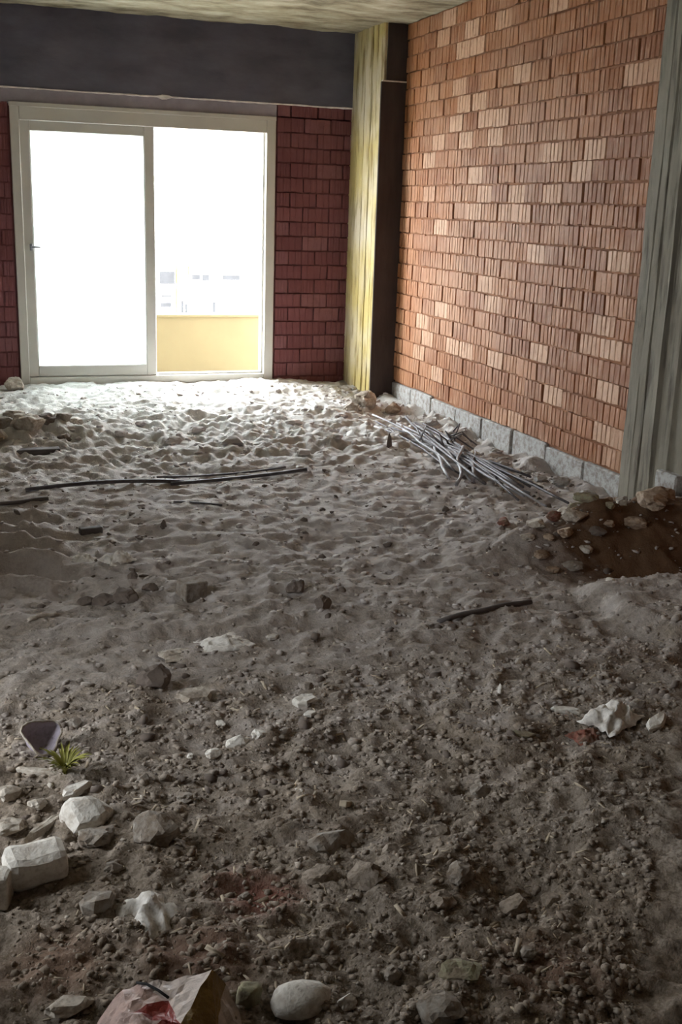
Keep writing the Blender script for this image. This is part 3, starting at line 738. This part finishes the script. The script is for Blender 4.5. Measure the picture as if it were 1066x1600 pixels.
sheet('plastic_scrap', .315, 1.97, .12, .15, .055, 'paper', 'crumpled upright white plastic scrap right of the foam block', 'scrap', rz=.3, seed=17, n=18, freq=1.7)
shard('flat_stone', .215, 2.01, (.08, .06, .035), 'stone', 'grey flat stone left of the upright plastic scrap', 'stone', rz=.1, seed=26)
# printed wrapper
WV = dict(A=(-.122, .014, 0), B=(-.069, .053, .035), C=(-.036, .044, .045), K=(.017, .031, .05), D=(.081, .006, .075), E=(.109, .015, .03), F=(.127, -.029, 0),
          G=(.005, -.110, .07), H=(-.053, -.081, .05), I=(.001, -.007, .04), J=(.066, -.101, .03), L=(-.071, -.027, .05), M=(-.017, -.062, .045), N=(-.119, -.047, 0), O=(.019, -.128, .02), Q=(.109, -.117, 0))
WF = [('ALB', 0), ('BLC', 0), ('CLI', 0), ('CIK', 1), ('KID', 1), ('LHM', 0), ('LMI', 2), ('IMG', 2), ('IGD', 1), ('DGJ', 3), ('DJE', 3), ('EJF', 1), ('ANL', 0), ('NHL', 0), ('HOM', 2), ('MOG', 2), ('GOJ', 3), ('JQF', 1)]
keys = list(WV); bm = bmesh.new(); vs_ = [bm.verts.new(WV[k]) for k in keys]
for q, mi in WF:
    fc = bm.faces.new([vs_[keys.index(c)] for c in q]); fc.material_index = mi
bmesh.ops.subdivide_edges(bm, edges=bm.edges[:], cuts=5, use_grid_fill=True)
bmesh.ops.recalc_face_normals(bm, faces=bm.faces[:])
for vv in bm.verts:
    vv.co += Vector((mn.noise(vv.co*38), mn.noise(vv.co*38+Vector((9, 0, 0))), 1.3*mn.noise(vv.co*45+Vector((0, 7, 0)))))*.006
wm = bpy.data.meshes.new('wrapper'); bm.to_mesh(wm); bm.free()
for c, nm in (((.52, .37, .32), 'pink_print'), ((.55, .47, .42), 'white_film'), ((.24, .035, .025), 'red_print'), ((.24, .155, .04), 'yellow_print')):
    wm.materials.append(dirty(nm, c, tuple(x*.55 for x in c), .5, .75, .5))
wp = bpy.data.objects.new('wrapper', wm); COL.objects.link(wp); wp.location = (.29, 1.65, hz(.29, 1.65)+.004)
md = wp.modifiers.new('thickness', 'SOLIDIFY'); md.thickness = .0015
tag(wp, 'crumpled pink, red and yellow printed wrapper at the bottom edge', 'wrapper')
v = [Vector((-.045, .047, .046)), Vector((-.030, .034, .050)), Vector((-.012, .012, .049)), Vector((.002, -.008, .046))]
tube('string', v, .0025, M['gasket'], wp)
stone('foam_lump', .53, 1.63, (.115, .08, .06), 'white', 'white rounded foam lump at the bottom edge right of the wrapper', 'foam', seed=38, sub=3, cuts=1, rough=.12, smooth=True)
stone('plaster_chip', .61, 1.60, (.035, .025, .045), 'white', 'white pointed chip right of the foam lump', 'chip', seed=39)
stone('flat_stone', .84, 1.60, (.085, .07, .035), 'green', 'greenish grey flat stone at the bottom right of centre', seed=41)
stone('stone', .76, 1.53, (.11, .08, .05), 'stone', 'grey stone at the bottom edge below the greenish one', seed=42)
stone('stone', .44, 1.66, (.055, .05, .055), 'green', 'grey-green rounded stone between wrapper and foam lump', seed=43, smooth=True)
stone('stone', .13, 1.73, (.085, .06, .04), 'pale', 'pale stone at the bottom left corner', seed=44)
slab('wood_offcut', .85, 2.29, (.05, .018, .014), 'straw', 'small twisted wood chip near the lower centre', 'offcut', rz=.9, tilt=(0, .5), seed=27, bev=.002, jit=.3)
# medium stones bedded in the foreground soil
r3 = random.Random(77)
taken = [tuple(o.location[:2]) for o in COL.objects if o.get('category') and not o.parent and o.get('kind') != 'stuff' and o.location.y < 3.3]
named = [(.76, 2.13, .09), (.69, 2.00, .07), (.78, 1.95, .08), (.98, 1.90, .06), (1.06, 1.80, .07), (.90, 1.84, .07), (1.10, 1.88, .055), (1.16, 1.82, .05)]
for k in range(44):
    if k < len(named): x, y, a = named[k]
    else:
        for tr_ in range(60):
            y = 1.5+1.5*r3.random()**1.4; x = y*.05+r3.random()*(.72*y-.05)
            if all(math.hypot(x-p[0], y-p[1]) > .11 for p in taken): break
        a = r3.uniform(.025, .05)
    taken.append((x, y))
    stone('clod', x, y, (a*1.15, a*.9, a*.75), 'soil' if r3.random() < .7 else 'stone', 'grey-brown clod bedded in the foreground soil', 'clod', 'clods in the foreground soil', seed=300+k, sink=.42)

# ------------------------------------------------------------------ uncountable crumbs
def crumbs(name, n, ydist, srange, m, label, cat, seed, flat=.7, kind='ico', pw=3.2):
    rr = np.random.RandomState(seed)
    bm = bmesh.new(); bmesh.ops.create_icosphere(bm, subdivisions=1, radius=1)
    bm.verts.ensure_lookup_table(); bv = np.array([v.co[:] for v in bm.verts]); bfc = np.array([[v.index for v in f.verts] for f in bm.faces]); bm.free()
    if kind == 'chip':
        bv = np.array([(sx, sy, sz) for sx in (-1, 1) for sy in (-1, 1) for sz in (-1, 1)], float)
        bfc = np.array([(0, 1, 3), (0, 3, 2), (4, 6, 7), (4, 7, 5), (0, 4, 5), (0, 5, 1), (2, 3, 7), (2, 7, 6), (0, 2, 6), (0, 6, 4), (1, 5, 7), (1, 7, 3)])
    y = ydist(rr, n); x = -.02+.03*y+rr.rand(n)*(.76*y); x = np.minimum(x, 3.2-rr.rand(n)*.5*(x > 3.2))
    s = srange[0]+(srange[1]-srange[0])*rr.rand(n)**pw
    zz = H(x, y)
    K = len(bv); ver = np.repeat(bv[None], n, 0)
    ver = ver*(1+(.9 if kind == 'ico' else .4)*(rr.rand(n, K, 1)-.5))
    if kind == 'chip': dim = np.stack([s, s*(.10+.12*rr.rand(n)), s*(.05+.08*rr.rand(n))], -1)
    else: dim = np.stack([s, s*(.6+.4*rr.rand(n)), s*flat*(.5+.5*rr.rand(n))], -1)
    ver = ver*dim[:, None, :]*.5
    a = rr.rand(n)*2*np.pi; ca, sa = np.cos(a)[:, None], np.sin(a)[:, None]
    tl = (rr.rand(n)-.5)*.8; ct, stl = np.cos(tl)[:, None], np.sin(tl)[:, None]
    X, Y, Z = ver[..., 0], ver[..., 1], ver[..., 2]
    X, Z = X*ct+Z*stl, -X*stl+Z*ct
    X, Y = X*ca-Y*sa, X*sa+Y*ca
    out = np.stack([X+x[:, None], Y+y[:, None], Z+zz[:, None]+.04*s[:, None]*flat], -1).reshape(-1, 3)
    fc = (bfc[None]+(np.arange(n)*K)[:, None, None]).reshape(-1, 3)
    me = bpy.data.meshes.new(name)
    me.vertices.add(len(out)); me.vertices.foreach_set('co', out.ravel())
    me.loops.add(fc.size); me.loops.foreach_set('vertex_index', fc.ravel())
    me.polygons.add(len(fc)); me.polygons.foreach_set('loop_start', np.arange(0, fc.size, 3)); me.polygons.foreach_set('loop_total', np.full(len(fc), 3))
    me.update(); me.validate()
    return tag(link(name, me, M[m]), label, cat, None, 'stuff')
nearY = lambda rr, n: 1.35+1.75*rr.rand(n)**1.5
midY = lambda rr, n: 2.4+3.4*rr.rand(n)**1.2
farY = lambda rr, n: 5.5+3.0*rr.rand(n)
crumbs('soil_crumbs', 13000, nearY, (.004, .026), 'soil', 'grey-brown soil crumbs covering the foreground', 'soil', 1)
crumbs('soil_crumbs', 3500, midY, (.008, .040), 'soil', 'soil crumbs scattered over the middle of the floor', 'soil', 2, .55)
crumbs('soil_crumbs', 1500, farY, (.012, .06), 'soil', 'soil crumbs scattered over the far floor by the door', 'soil', 3, .55)
crumbs('plaster_crumbs', 700, nearY, (.005, .020), 'pale', 'pale plaster crumbs sprinkled over the foreground soil', 'crumbs', 4, .6)
crumbs('plaster_crumbs', 300, midY, (.006, .024), 'pale', 'pale plaster crumbs sprinkled over the middle floor', 'crumbs', 5, .6)
crumbs('dark_crumbs', 500, midY, (.012, .05), 'soil_dark', 'dark earth crumbs dotted over the middle floor', 'soil', 6, .7)
crumbs('wood_splinters', 900, nearY, (.014, .045), 'straw', 'thin straw and wood splinters mixed in the foreground soil', 'splinters', 7, .5, 'chip')
